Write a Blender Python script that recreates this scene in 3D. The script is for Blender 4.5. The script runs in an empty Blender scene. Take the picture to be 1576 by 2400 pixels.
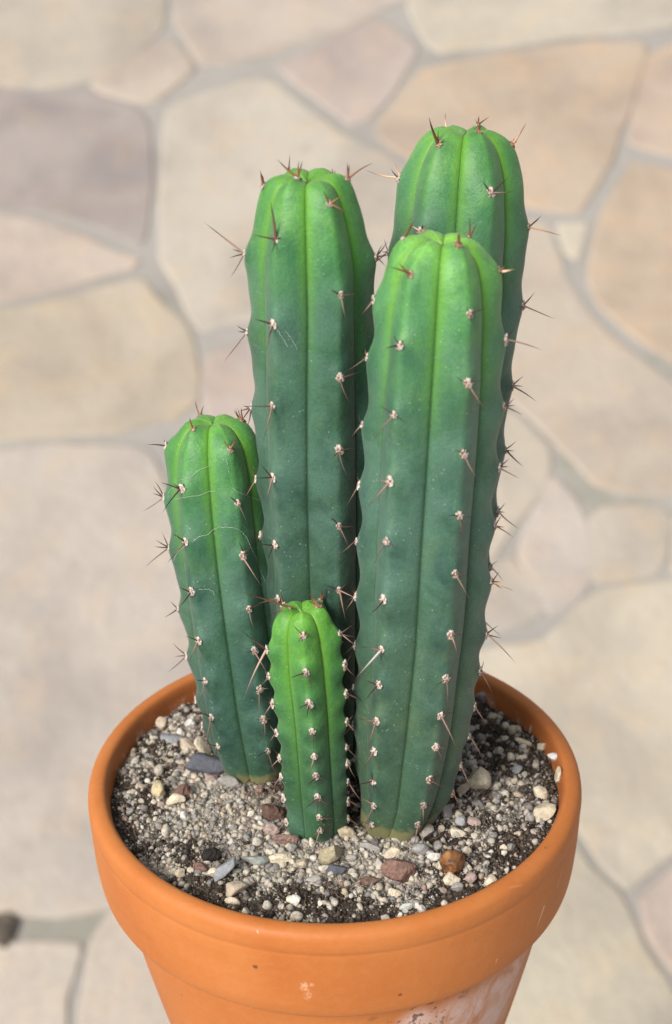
import bpy, math, random
import numpy as np
from mathutils import Matrix, Vector
from mathutils.bvhtree import BVHTree
R_ = math.radians
rng = np.random.default_rng(11)
random.seed(11)
scene = bpy.context.scene
col = scene.collection

# ------------------------------------------------------------------ camera, sky, sun, exposure
# All potted things are laid out in the pot's own frame (centimetres, origin = centre of the rim,
# z = pot axis).  The pot is held tilted back by TILT and stands LIFT above the paving.
FPX, PITCH, ROLL = 3730.0, R_(26.64), R_(-0.91)
CAMP = np.array([0.18, -52.506 * math.cos(R_(35.758)), 52.506 * math.sin(R_(35.758))])
TILT, LIFT = R_(28.0), 139.0
_f = np.array([0, math.cos(PITCH), -math.sin(PITCH)])
_r0 = np.array([1.0, 0, 0]); _u0 = np.cross(_r0, _f)
CR = _r0 * math.cos(ROLL) + _u0 * math.sin(ROLL)
CU = -_r0 * math.sin(ROLL) + _u0 * math.cos(ROLL)
CF = _f
M_WORLD = Matrix.Translation((0, 0, LIFT * 0.01)) @ Matrix.Rotation(-TILT, 4, 'X')

cd = bpy.data.cameras.new("camera")
cam = bpy.data.objects.new("camera", cd); col.objects.link(cam)
cd.sensor_fit = 'HORIZONTAL'; cd.sensor_width = 36.0
cd.lens = 36.0 * FPX / 1576.0
cd.clip_start = 0.02; cd.clip_end = 200
cd.dof.use_dof = True; cd.dof.focus_distance = 0.478
cd.dof.aperture_fstop = 19.0
rot = Matrix(((CR[0], CU[0], -CF[0]), (CR[1], CU[1], -CF[1]), (CR[2], CU[2], -CF[2]))).to_4x4()
cam.matrix_world = M_WORLD @ (Matrix.Translation(Vector(CAMP * 0.01)) @ rot)
scene.camera = cam

SUN_EL, SUN_AZ = R_(56), R_(-122)      # azimuth from +Y, clockwise: light comes from the left front
w = bpy.data.worlds.new("World"); scene.world = w; w.use_nodes = True
nt = w.node_tree
sky = nt.nodes.new('ShaderNodeTexSky'); sky.sky_type = 'NISHITA'; sky.sun_disc = False
sky.sun_elevation = SUN_EL; sky.sun_rotation = SUN_AZ
sky.air_density = 1.0; sky.dust_density = 4.0; sky.ozone_density = 1.0
hs = nt.nodes.new('ShaderNodeHueSaturation'); hs.inputs['Saturation'].default_value = 0.3
nt.links.new(sky.outputs[0], hs.inputs['Color'])
nt.links.new(hs.outputs[0], nt.nodes['Background'].inputs[0])
nt.nodes['Background'].inputs[1].default_value = 0.062
sd = bpy.data.lights.new("sun", 'SUN'); sd.energy = 1.5; sd.angle = R_(22); sd.color = (1.0, 0.95, 0.88)
sun = bpy.data.objects.new("sun", sd); col.objects.link(sun)
sdir = Vector((math.sin(SUN_AZ) * math.cos(SUN_EL), math.cos(SUN_AZ) * math.cos(SUN_EL), math.sin(SUN_EL)))
sun.rotation_euler = sdir.to_track_quat('Z', 'Y').to_euler(); sun.location = (0, 0, 4)
scene.view_settings.view_transform = 'Standard'; scene.view_settings.look = 'None'
scene.view_settings.exposure = 1.1; scene.view_settings.gamma = 1.0

# ------------------------------------------------------------------ geometry helpers
def project(P):
    d = np.asarray(P, float) - CAMP
    z = d @ CF
    return np.stack([788 + FPX * (d @ CR) / z, 1200 - FPX * (d @ CU) / z], -1), z
def ray(u, v):
    return CF + CR * ((u - 788) / FPX) + CU * ((1200 - v) / FPX)
def hit_plane(u, v, n, p0):
    d = ray(u, v); n = np.asarray(n, float)
    return CAMP + d * (((np.asarray(p0, float) - CAMP) @ n) / (d @ n))

def vnoise(P, seed=0):
    P = np.asarray(P, float); i = np.floor(P).astype(np.int64); f = P - i
    f = f * f * (3 - 2 * f)
    def h(a, b, c):
        n = (a * 374761393 + b * 668265263 + c * 2147483647 + seed * 1442695041) & 0xffffffff
        n = ((n ^ (n >> 13)) * 1274126177) & 0xffffffff
        return ((n ^ (n >> 16)) & 0xffff) / 65535.0
    x, y, z = i[..., 0], i[..., 1], i[..., 2]; fx, fy, fz = f[..., 0], f[..., 1], f[..., 2]
    l = lambda a, b, t: a + (b - a) * t
    return l(l(l(h(x, y, z), h(x + 1, y, z), fx), l(h(x, y + 1, z), h(x + 1, y + 1, z), fx), fy),
             l(l(h(x, y, z + 1), h(x + 1, y, z + 1), fx), l(h(x, y + 1, z + 1), h(x + 1, y + 1, z + 1), fx), fy), fz) * 2 - 1

def mesh(name, V, F, mat=None, smooth=True, attrs=None, colattr=None, cm=True):
    me = bpy.data.meshes.new(name)
    V = np.asarray(V, float) * (0.01 if cm else 1.0)
    if isinstance(F, np.ndarray):
        k = F.shape[1]
        me.vertices.add(len(V)); me.vertices.foreach_set('co', V.astype(np.float32).ravel())
        me.loops.add(F.size); me.loops.foreach_set('vertex_index', F.astype(np.int32).ravel())
        me.polygons.add(len(F))
        me.polygons.foreach_set('loop_start', np.arange(0, F.size, k, dtype=np.int32))
        me.polygons.foreach_set('loop_total', np.full(len(F), k, dtype=np.int32))
        me.update(calc_edges=True)
    else:
        me.from_pydata([tuple(p) for p in V], [], [tuple(f) for f in F])
    me.validate()
    if smooth: me.polygons.foreach_set('use_smooth', np.ones(len(me.polygons), bool))
    for k, a in (attrs or {}).items():
        at = me.attributes.new(k, 'FLOAT', 'POINT'); at.data.foreach_set('value', np.asarray(a, np.float32))
    if colattr is not None:
        at = me.color_attributes.new('tint', 'FLOAT_COLOR', 'POINT')
        c = np.ones((len(V), 4), np.float32); c[:, :3] = colattr; at.data.foreach_set('color', c.ravel())
    if mat: me.materials.append(mat)
    me.update()
    return me
def link(name, data, parent=None, loc=None):
    o = bpy.data.objects.new(name, data); col.objects.link(o)
    if parent: o.parent = parent
    if loc is not None: o.location = Vector(np.asarray(loc) * 0.01)
    return o
def top(name, data, base, label=None, cat=None, group=None, kind=None, local=None):
    """a top-level object at `base` (pot frame, cm)"""
    o = bpy.data.objects.new(name, data); col.objects.link(o)
    m = Matrix.Translation(Vector(np.asarray(base, float) * 0.01))
    o.matrix_world = M_WORLD @ (m @ local if local else m)
    if label: o['label'] = label
    if cat: o['category'] = cat
    if group: o['group'] = group
    if kind: o['kind'] = kind
    return o

_ico = {}
def ico(sub):
    if sub in _ico: return _ico[sub]
    t = (1 + 5 ** .5) / 2
    V = [(-1, t, 0), (1, t, 0), (-1, -t, 0), (1, -t, 0), (0, -1, t), (0, 1, t), (0, -1, -t), (0, 1, -t), (t, 0, -1), (t, 0, 1), (-t, 0, -1), (-t, 0, 1)]
    F = [(0, 11, 5), (0, 5, 1), (0, 1, 7), (0, 7, 10), (0, 10, 11), (1, 5, 9), (5, 11, 4), (11, 10, 2), (10, 7, 6), (7, 1, 8),
         (3, 9, 4), (3, 4, 2), (3, 2, 6), (3, 6, 8), (3, 8, 9), (4, 9, 5), (2, 4, 11), (6, 2, 10), (8, 6, 7), (9, 8, 1)]
    V = [np.array(v, float) / math.sqrt(1 + t * t) for v in V]
    for _ in range(sub):
        c = {}; G = []
        def mid(a, b):
            k = (min(a, b), max(a, b))
            if k not in c:
                p = V[a] + V[b]; V.append(p / np.linalg.norm(p)); c[k] = len(V) - 1
            return c[k]
        for a, b, d in F:
            x, y, z = mid(a, b), mid(b, d), mid(d, a)
            G += [(a, x, z), (b, y, x), (d, z, y), (x, y, z)]
        F = G
    _ico[sub] = (np.array(V), np.array(F)); return _ico[sub]
def stone_shape(seed, sub=2, rough=.18, facets=7, cut=.25):
    """rounded stone chipped by a few planes"""
    V, F = ico(sub); r = np.random.default_rng(seed)
    V = V.copy()
    for _ in range(facets):
        n = r.normal(size=3); n /= np.linalg.norm(n); d = 1 - cut * r.uniform(.3, 1.3)
        k = V @ n; m = k > d
        V[m] -= np.outer((k[m] - d) * .85, n)
    V *= (1 + rough * vnoise(V * 1.3 + seed * 3.1, seed) + rough * .45 * vnoise(V * 3.3 + seed, seed + 5))[:, None]
    return V, F
def rand_rot(r):
    q = r.normal(size=4); q /= np.linalg.norm(q); a, b, c, d = q
    return np.array([[1 - 2 * (c * c + d * d), 2 * (b * c - a * d), 2 * (b * d + a * c)], [2 * (b * c + a * d), 1 - 2 * (b * b + d * d), 2 * (c * d - a * b)], [2 * (b * d - a * c), 2 * (c * d + a * b), 1 - 2 * (b * b + c * c)]])
def tube(P, rad, n=5):
    P = np.asarray(P, float); m = len(P); rad = np.broadcast_to(rad, (m,))
    T = np.gradient(P, axis=0); T /= np.linalg.norm(T, axis=1)[:, None] + 1e-9
    a = np.cross(T, [0.31, 0.17, .93]); a /= np.linalg.norm(a, axis=1)[:, None] + 1e-9; b = np.cross(T, a)
    ang = np.linspace(0, 2 * np.pi, n, endpoint=False)
    V = (P[:, None] + rad[:, None, None] * (a[:, None] * np.cos(ang)[None, :, None] + b[:, None] * np.sin(ang)[None, :, None])).reshape(-1, 3)
    i, j = np.meshgrid(np.arange(m - 1), np.arange(n), indexing='ij'); j2 = (j + 1) % n
    F = np.stack([i * n + j, i * n + j2, (i + 1) * n + j2, (i + 1) * n + j], -1).reshape(-1, 4)
    return V, F

# ------------------------------------------------------------------ shader helpers
class NT:
    def __init__(s, name):
        s.m = bpy.data.materials.new(name); s.m.use_nodes = True; s.t = s.m.node_tree
        s.b = s.t.nodes['Principled BSDF']
    def n(s, typ, **kw):
        x = s.t.nodes.new('ShaderNode' + typ)
        for k, v in kw.items(): setattr(x, k, v)
        return x
    def put(s, inp, v):
        if isinstance(v, bpy.types.NodeSocket): s.t.links.new(v, inp)
        elif v is not None: inp.default_value = (*v, 1) if isinstance(v, tuple) and len(v) == 3 and inp.type == 'RGBA' else v
    def math(s, op, a, b=None, c=None, clamp=False):
        x = s.n('Math', operation=op); x.use_clamp = clamp
        for i, v in enumerate((a, b, c)): s.put(x.inputs[i], v)
        return x.outputs[0]
    def mix(s, f, a, b, mode='MIX'):
        x = s.n('Mix', data_type='RGBA', blend_type=mode); s.put(x.inputs[0], f); s.put(x.inputs[6], a); s.put(x.inputs[7], b)
        return x.outputs[2]
    def ramp(s, f, stops):
        x = s.n('ValToRGB'); e = x.color_ramp.elements
        while len(e) < len(stops): e.new(.5)
        for q, (p, c) in zip(e, stops): q.position = p; q.color = (*c, 1) if isinstance(c, tuple) else (c, c, c, 1)
        s.put(x.inputs[0], f); return x.outputs[0]
    def map(s, f, a, b, c=0., d=1., smooth=True):
        x = s.n('MapRange', interpolation_type='SMOOTHSTEP' if smooth else 'LINEAR')
        s.put(x.inputs[0], f)
        for i, v in enumerate((a, b, c, d)): x.inputs[i + 1].default_value = v
        return x.outputs[0]
    def coord(s, out='Object'): return s.n('TexCoord').outputs[out]
    def noise(s, vec, scale, detail=4., rough=.55, dist=0.):
        x = s.n('TexNoise'); s.put(x.inputs['Vector'], vec); x.inputs['Scale'].default_value = scale
        x.inputs['Detail'].default_value = detail; x.inputs['Roughness'].default_value = rough; x.inputs['Distortion'].default_value = dist
        return x.outputs['Fac']
    def voro(s, vec, scale, out='Distance', feature='F1', rnd=1.):
        x = s.n('TexVoronoi', feature=feature); s.put(x.inputs['Vector'], vec); x.inputs['Scale'].default_value = scale
        x.inputs['Randomness'].default_value = rnd
        return x.outputs[out]
    def attr(s, name, out='Fac'): x = s.n('Attribute', attribute_name=name); return x.outputs[out]
    def vm(s, op, a, b=None):
        x = s.n('VectorMath', operation=op); s.put(x.inputs[0], a)
        if b is not None: s.put(x.inputs[1], b)
        return x
    def scaled(s, vec, k): x = s.n('Mapping'); s.put(x.inputs[0], vec); x.inputs['Scale'].default_value = k; return x.outputs[0]
    def dist(s, vec, p): return s.vm('DISTANCE', vec, tuple(p)).outputs['Value']
    def segdist(s, vec, a, b):
        a = Vector(a); d = Vector(b) - a
        rel = s.vm('SUBTRACT', vec, tuple(a)).outputs[0]
        t = s.math('DIVIDE', s.vm('DOT_PRODUCT', rel, tuple(d)).outputs['Value'], d.length_squared, clamp=True)
        sc = s.n('VectorMath', operation='SCALE'); sc.inputs[0].default_value = tuple(d); s.put(sc.inputs['Scale'], t)
        return s.vm('DISTANCE', rel, sc.outputs[0]).outputs['Value']
    def bump(s, h, strength=.3, dist=.001):
        x = s.n('Bump'); s.put(x.inputs['Height'], h); x.inputs['Strength'].default_value = strength; x.inputs['Distance'].default_value = dist
        s.t.links.new(x.outputs[0], s.b.inputs['Normal'])
    def out(s, color=None, rough=None, spec=None):
        s.put(s.b.inputs['Base Color'], color); s.put(s.b.inputs['Roughness'], rough)
        if spec is not None: s.b.inputs['Specular IOR Level'].default_value = spec
        return s.m

# ------------------------------------------------------------------ paving (world frame, metres)
camW = cam.matrix_world.translation
MW3 = np.array(M_WORLD.to_3x3())
def ground_px(u, v):
    d = MW3 @ ray(u, v); t = -camW[2] / d[2]
    return np.array([camW[0] + d[0] * t, camW[1] + d[1] * t])

s = NT('mortar'); oc = s.coord()
nz = s.noise(oc, 3.0, 6, .6); n2 = s.noise(oc, 40, 4, .6)
c = s.ramp(nz, [(.3, (.290, .268, .240)), (.55, (.350, .328, .298)), (.75, (.395, .368, .330))])
mossm = None
for (u, v, rad) in ((1390, 1160, .09), (1440, 1155, .07), (1340, 1110, .06), (1540, 860, .06), (120, 2170, .07), (180, 2175, .05)):
    g = ground_px(u, v); q = s.map(s.dist(oc, (g[0], g[1], 0)), rad * .25, rad, 1, 0)
    mossm = q if mossm is None else s.math('MAXIMUM', mossm, q)
moss = s.math('MULTIPLY', mossm, s.map(s.noise(oc, 30, 3, .6), .3, .55))
c = s.mix(s.math('MULTIPLY', moss, .45), c, (.21, .21, .15))
grime = s.map(s.noise(s.scaled(oc, (1, 1, 1)), 5.5, 3, .5), .55, .72)
c = s.mix(s.math('MULTIPLY', grime, .45), c, (.20, .19, .165))
s.bump(n2, .5, .004); M_mortar = s.out(c, .9, .3)

s = NT('flagstone'); oc = s.coord(); oi = s.n('ObjectInfo')
off = s.vm('ADD', oc, oi.outputs['Location']).outputs[0]
n1 = s.noise(off, 4.5, 5, .6, .4); n2 = s.noise(off, 13, 4, .6); n3 = s.noise(off, 90, 4, .65)
c = s.mix(s.map(n1, .38, .68), oi.outputs['Color'], s.mix(1.0, oi.outputs['Color'], (.76, .75, .765), 'MULTIPLY'))
c = s.mix(s.map(n2, .46, .68, 0, .32), c, s.mix(1., oi.outputs['Color'], (1.16, 1.0, .80), 'MULTIPLY'))
c = s.mix(s.map(s.noise(off, 17, 3, .5), .66, .80, 0, .5), c, s.mix(1., oi.outputs['Color'], (.60, .58, .57), 'MULTIPLY'))
c = s.mix(s.map(n3, .35, .7, 0, .22), c, (.30, .27, .24))
s.bump(s.math('ADD', n2, s.math('MULTIPLY', n3, .6)), .7, .007); M_flag = s.out(c, .8, .35)

g = 60.0
patio = link('patio', mesh('patio', [(-g, -g, 0), (g, -g, 0), (g, g, 0), (-g, g, 0)], [(0, 1, 2, 3)], M_mortar, False, cm=False))
patio['kind'] = 'structure'; patio['label'] = 'crazy paved patio of pale sandstone flags with grey mortar joints'
GY, TAN, PNK, ORG, CRM, BRN = (.465, .410, .355), (.478, .408, .335), (.472, .400, .340), (.490, .392, .300), (.495, .440, .362), (.370, .326, .296)  # (.450, .406, .354), (.462, .402, .330), (.450, .386, .331), (.474, .386, .294), (.486, .442, .362), (.366, .326, .295)
flags = [
 (GY, [(-30,-60),(388,-60),(392,10),(372,85),(300,130),(215,180),(100,203),(40,203),(-30,178)]),
 (GY, [(418,-60),(985,-60),(945,2),(900,22),(776,78),(640,115),(560,150),(475,155),(445,110),(420,45)]),
 (TAN, [(215,197),(287,150),(379,100),(408,102),(452,164),(369,230),(328,238),(246,220)]),
 (PNK, [(662,152),(740,115),(868,52),(908,60),(968,112),(958,145),(918,215),(862,283),(822,292),(770,246),(705,193)]),
 (CRM, [(962,12),(1000,-60),(1620,-60),(1620,45),(1500,76),(1340,84),(1230,102),(1110,108),(1040,121),(998,94)]),
 (ORG, [(1003,159),(1201,130),(1380,102),(1498,99),(1512,130),(1490,205),(1454,287),(1432,374),(1382,442),(1355,492),(1262,488),(1050,420),(945,350),(892,320),(897,292),(948,225),(984,180)]),
 (ORG, [(1524,128),(1620,95),(1620,378),(1505,342),(1468,326),(1484,270),(1512,200)]),
 (ORG, [(1482,382),(1620,410),(1620,868),(1529,818),(1472,768),(1404,702),(1380,655),(1398,585),(1414,500),(1452,428)]),
 (CRM, [(1306,532),(1372,528),(1370,575),(1350,606),(1324,590)]),
 (PNK, [(1100,540),(1210,522),(1288,530),(1326,640),(1382,752),(1448,810),(1523,865),(1620,940),(1620,1150),(1500,1150),(1402,1137),(1345,1075),(1285,1012),(1220,948),(1120,880)]),
 (CRM, [(1386,1218),(1415,1192),(1540,1190),(1567,1216),(1562,1302),(1537,1340),(1414,1357),(1393,1334)]),
 (CRM, [(1586,1210),(1640,1190),(1640,1340),(1580,1335)]),
 (GY, [(1302,1122),(1342,1172),(1366,1240),(1374,1320),(1378,1362),(1332,1407),(1285,1432),(1248,1355),(1216,1300),(1236,1235),(1272,1170)]),
 (GY, [(1130,1345),(1204,1316),(1246,1372),(1272,1428),(1228,1461),(1160,1476),(1100,1478)]),
 (CRM, [(1185,968),(1222,985),(1286,1052),(1286,1100),(1256,1160),(1212,1228),(1166,1308),(1100,1328),(1060,1300),(1080,1000)]),
 (CRM, [(1090,1530),(1270,1518),(1322,1468),(1372,1417),(1420,1390),(1620,1362),(1620,1950),(1508,2044),(1465,2066),(1412,2016),(1362,1943),(1300,1880),(1100,1760)]),
 (PNK, [(1620,2000),(1530,2080),(1508,2112),(1522,2180),(1570,2260),(1630,2330)]),
 (CRM, [(1336,1962),(1393,2042),(1451,2098),(1476,2152),(1505,2222),(1572,2335),(1630,2440),(1560,2480),(1180,2480),(1150,2000)]),
 (BRN, [(-30,216),(100,226),(200,219),(250,234),(326,258),(346,292),(346,440),(341,520),(326,572),(290,556),(200,516),(120,491),(-30,482)]),
 (PNK, [(-30,503),(80,519),(160,550),(240,584),(316,610),(304,629),(190,657),(40,694),(-30,702)]),
 (GY, [(389,264),(433,232),(610,189),(653,202),(716,261),(798,316),(880,356),(960,402),(1000,700),(700,756),(570,748),(477,773),(444,728),(417,670),(384,600),(386,460)]),
 (TAN, [(-30,733),(60,724),(195,690),(332,658),(370,706),(420,755),(450,820),(456,885),(454,937),(402,980),(304,1003),(130,1019),(-30,1028)]),
 (PNK, [(493,838),(560,814),(650,786),(698,796),(695,1090),(560,1005),(502,978),(490,900)]),
 (GY, [(-30,1062),(140,1051),(322,1052),(358,1072),(415,1200),(500,1400),(590,1700),(500,2090),(245,2112),(150,2134),(40,2132),(-30,2118)]),
 (CRM, [(-30,2222),(174,2216),(182,2237),(166,2300),(152,2350),(146,2480),(-30,2480)]),
 (TAN, [(216,2220),(264,2146),(330,2156),(600,2256),(620,2480),(190,2480),(200,2330)]),
 (TAN, [(722,782),(960,726),(1092,900),(1072,990),(1050,1330),(722,1400),(715,1100)]),
 (GY, [(622,1455),(1072,1400),(1075,1900),(630,1900)]),
]
def chaikin(P, k=2):
    for _ in range(k):
        Q = np.roll(P, -1, 0); P = np.stack([P * .89 + Q * .11, P * .11 + Q * .89], 1).reshape(-1, 2)
    return P
def flag_obj(P, colr, seed):
    P = chaikin(np.asarray(P, float), 2)
    a = P[:, 0] @ np.roll(P[:, 1], -1) - P[:, 1] @ np.roll(P[:, 0], -1)
    if a < 0: P = P[::-1]
    c = P.mean(0); P = P - c; n = len(P); P = P * (1 + .009 / np.maximum(.05, np.linalg.norm(P, axis=1)))[:, None]
    P = P + .006 * np.stack([vnoise(np.c_[P * 16, np.full(n, seed)], 1), vnoise(np.c_[P * 14, np.full(n, seed)], 2)], 1)
    h = .0028 + .0018 * rng.random()
    T = np.roll(P, -1, 0) - np.roll(P, 1, 0); N = np.stack([-T[:, 1], T[:, 0]], 1); N /= np.linalg.norm(N, axis=1)[:, None] + 1e-9
    rings = [(0, -.012), (0, h * .35), (.0035, h * .75), (.008, h)]
    V = np.concatenate([np.c_[P - P / np.linalg.norm(P, axis=1)[:, None] * i, np.full(n, z)] for i, z in rings] + [[[0, 0, h]]])
    F = []
    for k in range(3):
        for i in range(n): j = (i + 1) % n; F.append((k * n + i, k * n + j, (k + 1) * n + j, (k + 1) * n + i))
    F += [(3 * n + i, 3 * n + (i + 1) % n, 4 * n) for i in range(n)]
    o = link('flagstone', mesh('flagstone', V, F, M_flag, True, cm=False), patio)
    for p_ in list(o.data.polygons)[2 * n:]: p_.use_smooth = False
    o.location = (c[0], c[1], 0)
    k = 1 + rng.uniform(-.05, .05); o.color = (colr[0] * k, colr[1] * k * (1 + rng.uniform(-.02, .02)), colr[2] * k * (1 + rng.uniform(-.04, .04)), 1)
    return o
for i, (c, P) in enumerate(flags): flag_obj([ground_px(u, v) for u, v in P], c, i)
# the paving goes on round the part that was photographed
frame = np.array([ground_px(u, v) for u, v in ((-34, 2484), (1624, 2484), (1624, -64), (-34, -64))])
fc = frame.mean(0); NX = 13; st = .46
gv = {(i, j): fc + st * (np.array([i, j]) - NX / 2) + rng.uniform(-.15, .15, 2) for i in range(NX + 1) for j in range(NX + 1)}
for i in range(NX):
    for j in range(NX):
        P = np.array([gv[i, j], gv[i + 1, j], gv[i + 1, j + 1], gv[i, j + 1]]); c = P.mean(0)
        P = c + (P - c) * (1 - .035 / np.maximum(.2, np.linalg.norm(P - c, axis=1)))[:, None]
        best = None
        for k in range(4):
            a, b = frame[k], frame[(k + 1) % 4]; nn = np.array([b[1] - a[1], a[0] - b[0]]); nn /= np.linalg.norm(nn)
            dd = (c - a) @ nn
            if best is None or dd > best[0]: best = (dd, a, nn)
        dd, a, nn = best; Q = []
        for k in range(4):
            p, q = P[k], P[(k + 1) % 4]; dp, dq = (p - a) @ nn - .012, (q - a) @ nn - .012
            if dp > 0: Q.append(p)
            if dp * dq < 0: Q.append(p + (q - p) * dp / (dp - dq))
        if len(Q) > 2:
            Q = np.array(Q); ar = abs(Q[:, 0] @ np.roll(Q[:, 1], -1) - Q[:, 1] @ np.roll(Q[:, 0], -1)) / 2
            if ar > .006: flag_obj(Q, random.choice([GY, TAN, PNK, ORG, CRM, BRN]), 100 + i * NX + j)
# dark clump of dead moss in a joint at the lower left
V, F = stone_shape(5, 3, .35, 3, .1); gp = ground_px(8, 2182)
s = NT('dead_moss'); M_clump = s.out(s.ramp(s.noise(s.coord(), 60, 4), [(.3, (.07, .058, .048)), (.7, (.17, .14, .11))]), .95, .2)
o = link('moss_clump', mesh('moss_clump', V * [.014, .02, .009], F, M_clump, cm=False)); o.location = (gp[0], gp[1], .008)
o['label'] = 'dark dead moss clump in the patio joint at the lower left'; o['category'] = 'moss clump'

# ------------------------------------------------------------------ flower pot
def rim_pt(u, v, r=7.93):
    d = ray(u, v); a = d[0] ** 2 + d[1] ** 2; b = 2 * (CAMP[0] * d[0] + CAMP[1] * d[1]); c = CAMP[0] ** 2 + CAMP[1] ** 2 - r * r
    t = (-b - math.sqrt(max(b * b - 4 * a * c, 0))) / (2 * a); return (CAMP + d * t) * .01
def body_pt(u, v): return rim_pt(u, v, 7.0)
s = NT('terracotta'); oc = s.coord()
n1 = s.noise(oc, 28, 5, .6); n2 = s.noise(oc, 420, 4, .6); n0 = s.noise(s.scaled(oc, (1, 1, 7)), 22, 4, .6)
c = s.ramp(n1, [(.3, (.49, .148, .030)), (.5, (.53, .172, .039)), (.72, (.57, .200, .053))])
c = s.mix(s.map(n0, .5, .75, 0, .3), c, (.41, .11, .022))
c = s.mix(s.map(n2, .4, .75, 0, .15), c, (.60, .26, .11))
# pale limescale specks, dark pits
sp = s.math('MULTIPLY', s.map(s.voro(oc, 170), .03, .10, 1, 0), s.map(s.noise(oc, 60, 2), .58, .62))
c = s.mix(s.math('MULTIPLY', sp, .6), c, (.80, .50, .32))
pit = s.math('MULTIPLY', s.map(s.voro(s.vm('ADD', oc, (3.1, 1.2, .7)).outputs[0], 120), .035, .075, 1, 0), s.map(s.noise(oc, 45, 2), .60, .64))
c = s.mix(s.math('MULTIPLY', pit, .8), c, (.12, .05, .025))
for (u, v, rad) in ((940, 2335, .0009), (212, 1857, .0007), (228, 1813, .0007), (233, 1790, .0009), (281, 1727, .0008), (221, 1823, .0006), (1340, 1893, .0007), (600, 2265, .0011), (344, 1648, .0007)):
    q = s.map(s.math('ADD', s.dist(oc, rim_pt(u, v)), s.math('MULTIPLY', s.math('SUBTRACT', n2, .5), .0012)), rad * .5, rad, 1, 0)
    c = s.mix(s.math('MULTIPLY', q, .85), c, (.10, .045, .025))
wob = s.math('MULTIPLY', s.math('SUBTRACT', s.noise(oc, 260, 3), .5), .0016)
for (u1, v1, u2, v2, wd, al) in ((596, 2172, 636, 2232, .00022, .5), (636, 2232, 648, 2272, .0002, .45), (1276, 2125, 1258, 2190, .00035, .7), (1168, 2252, 1164, 2275, .0005, .8), (1318, 2035, 1306, 2080, .0003, .4), (540, 2188, 860, 2226, .00025, .3), (1345, 1945, 1340, 1975, .0003, .35), (1060, 2105, 1225, 2075, .0003, .12)):
    q = s.map(s.math('ADD', s.segdist(oc, rim_pt(u1, v1), rim_pt(u2, v2)), s.math('MULTIPLY', wob, .12)), wd * .5, wd * 1.6, 1, 0)
    c = s.mix(s.math('MULTIPLY', q, al), c, (.88, .58, .42))
# pale scrape on the rim front
for (u1, v1, u2, v2, wd) in ((712, 2305, 730, 2308, .0006), (718, 2312, 712, 2318, .0007), (722, 2322, 722, 2340, .0009)):
    q = s.map(s.math('ADD', s.segdist(oc, rim_pt(u1, v1), rim_pt(u2, v2)), wob), wd * .2, wd * 1.9, 1, 0)
    c = s.mix(s.math('MULTIPLY', q, s.map(s.noise(oc, 700, 4, .7), .38, .6, 0, .7)), c, (.80, .45, .27))
# white lime bloom on the right of the body, brown flecks below the rim
ef = None
for (u, v, rad) in ((1180, 2320, .017), (1130, 2365, .016), (1060, 2395, .014), (1205, 2290, .014), (980, 2400, .010), (1160, 2420, .028), (1100, 2480, .034)):
    q = s.map(s.dist(oc, body_pt(u, v)), rad * .2, rad, 1, 0); ef = q if ef is None else s.math('MAXIMUM', ef, q)
zz = s.n('SeparateXYZ'); s.put(zz.inputs[0], oc)
below = s.map(zz.outputs[2], -.0343, -.0335, 1, 0)
ef = s.math('MULTIPLY', s.math('MULTIPLY', ef, below), s.map(s.noise(s.scaled(oc, (1, 1, .6)), 95, 6, .7, .5), .28, .62))
c = s.mix(s.math('MULTIPLY', ef, .72), c, (.76, .60, .55))
fl = s.math('MULTIPLY', s.map(s.dist(oc, body_pt(985, 2372)), .006, .022, 1, 0), s.math('MULTIPLY', below, s.map(s.noise(oc, 330, 3, .6), .56, .62)))
c = s.mix(s.math('MULTIPLY', fl, .8), c, (.10, .035, .02))
# lime line on the inner wall, over a darker brown tint
rr = s.vm('LENGTH', s.scaled(oc, (1, 1, 0))).outputs['Value']
inn = s.map(rr, .0738, .0752, 1, 0)
inn = s.math('MULTIPLY', inn, s.map(zz.outputs[2], -.028, -.022))
inlime = s.math('MULTIPLY', s.math('MULTIPLY', inn, s.map(zz.outputs[2], -.0075, -.003, 1, 0)), s.map(s.noise(oc, 160, 4, .7), .5, .66))
c = s.mix(s.math('MULTIPLY', inn, .45), c, (.34, .10, .035))
c = s.mix(s.math('MULTIPLY', inlime, .6), c, (.75, .50, .40))
s.bump(s.math('ADD', s.math('MULTIPLY', n2, .5), s.math('MULTIPLY', n0, .8)), .22, .0012)
M_terra = s.out(c, s.map(n1, .3, .7, .52, .68, False), .38)
def lathe(prof, n=192):
    prof = np.array(prof, float); m = len(prof); a = np.linspace(0, 2 * np.pi, n, endpoint=False)
    V = np.stack([prof[:, None, 0] * np.cos(a), prof[:, None, 0] * np.sin(a), np.broadcast_to(prof[:, None, 1], (m, n))], -1)
    V[..., :2] *= (1 + .0015 * np.sin(2 * a + 1) + .001 * np.sin(3 * a))[None, :, None]
    i, j = np.meshgrid(np.arange(m - 1), np.arange(n), indexing='ij'); j2 = (j + 1) % n
    F = np.stack([i * n + j, i * n + j2, (i + 1) * n + j2, (i + 1) * n + j], -1).reshape(-1, 4)
    return V.reshape(-1, 3), F
def smooth_prof(P, k=3):
    P = np.array(P, float)
    for _ in range(k):
        Q = np.stack([P[:-1] * .75 + P[1:] * .25, P[:-1] * .25 + P[1:] * .75], 1).reshape(-1, 2); P = np.concatenate([P[:1], Q, P[-1:]])
    return P
pot = top('flower_pot', None, (0, 0, 0), 'round terracotta flower pot with a thick rim and white lime stains', 'flower pot')
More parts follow.
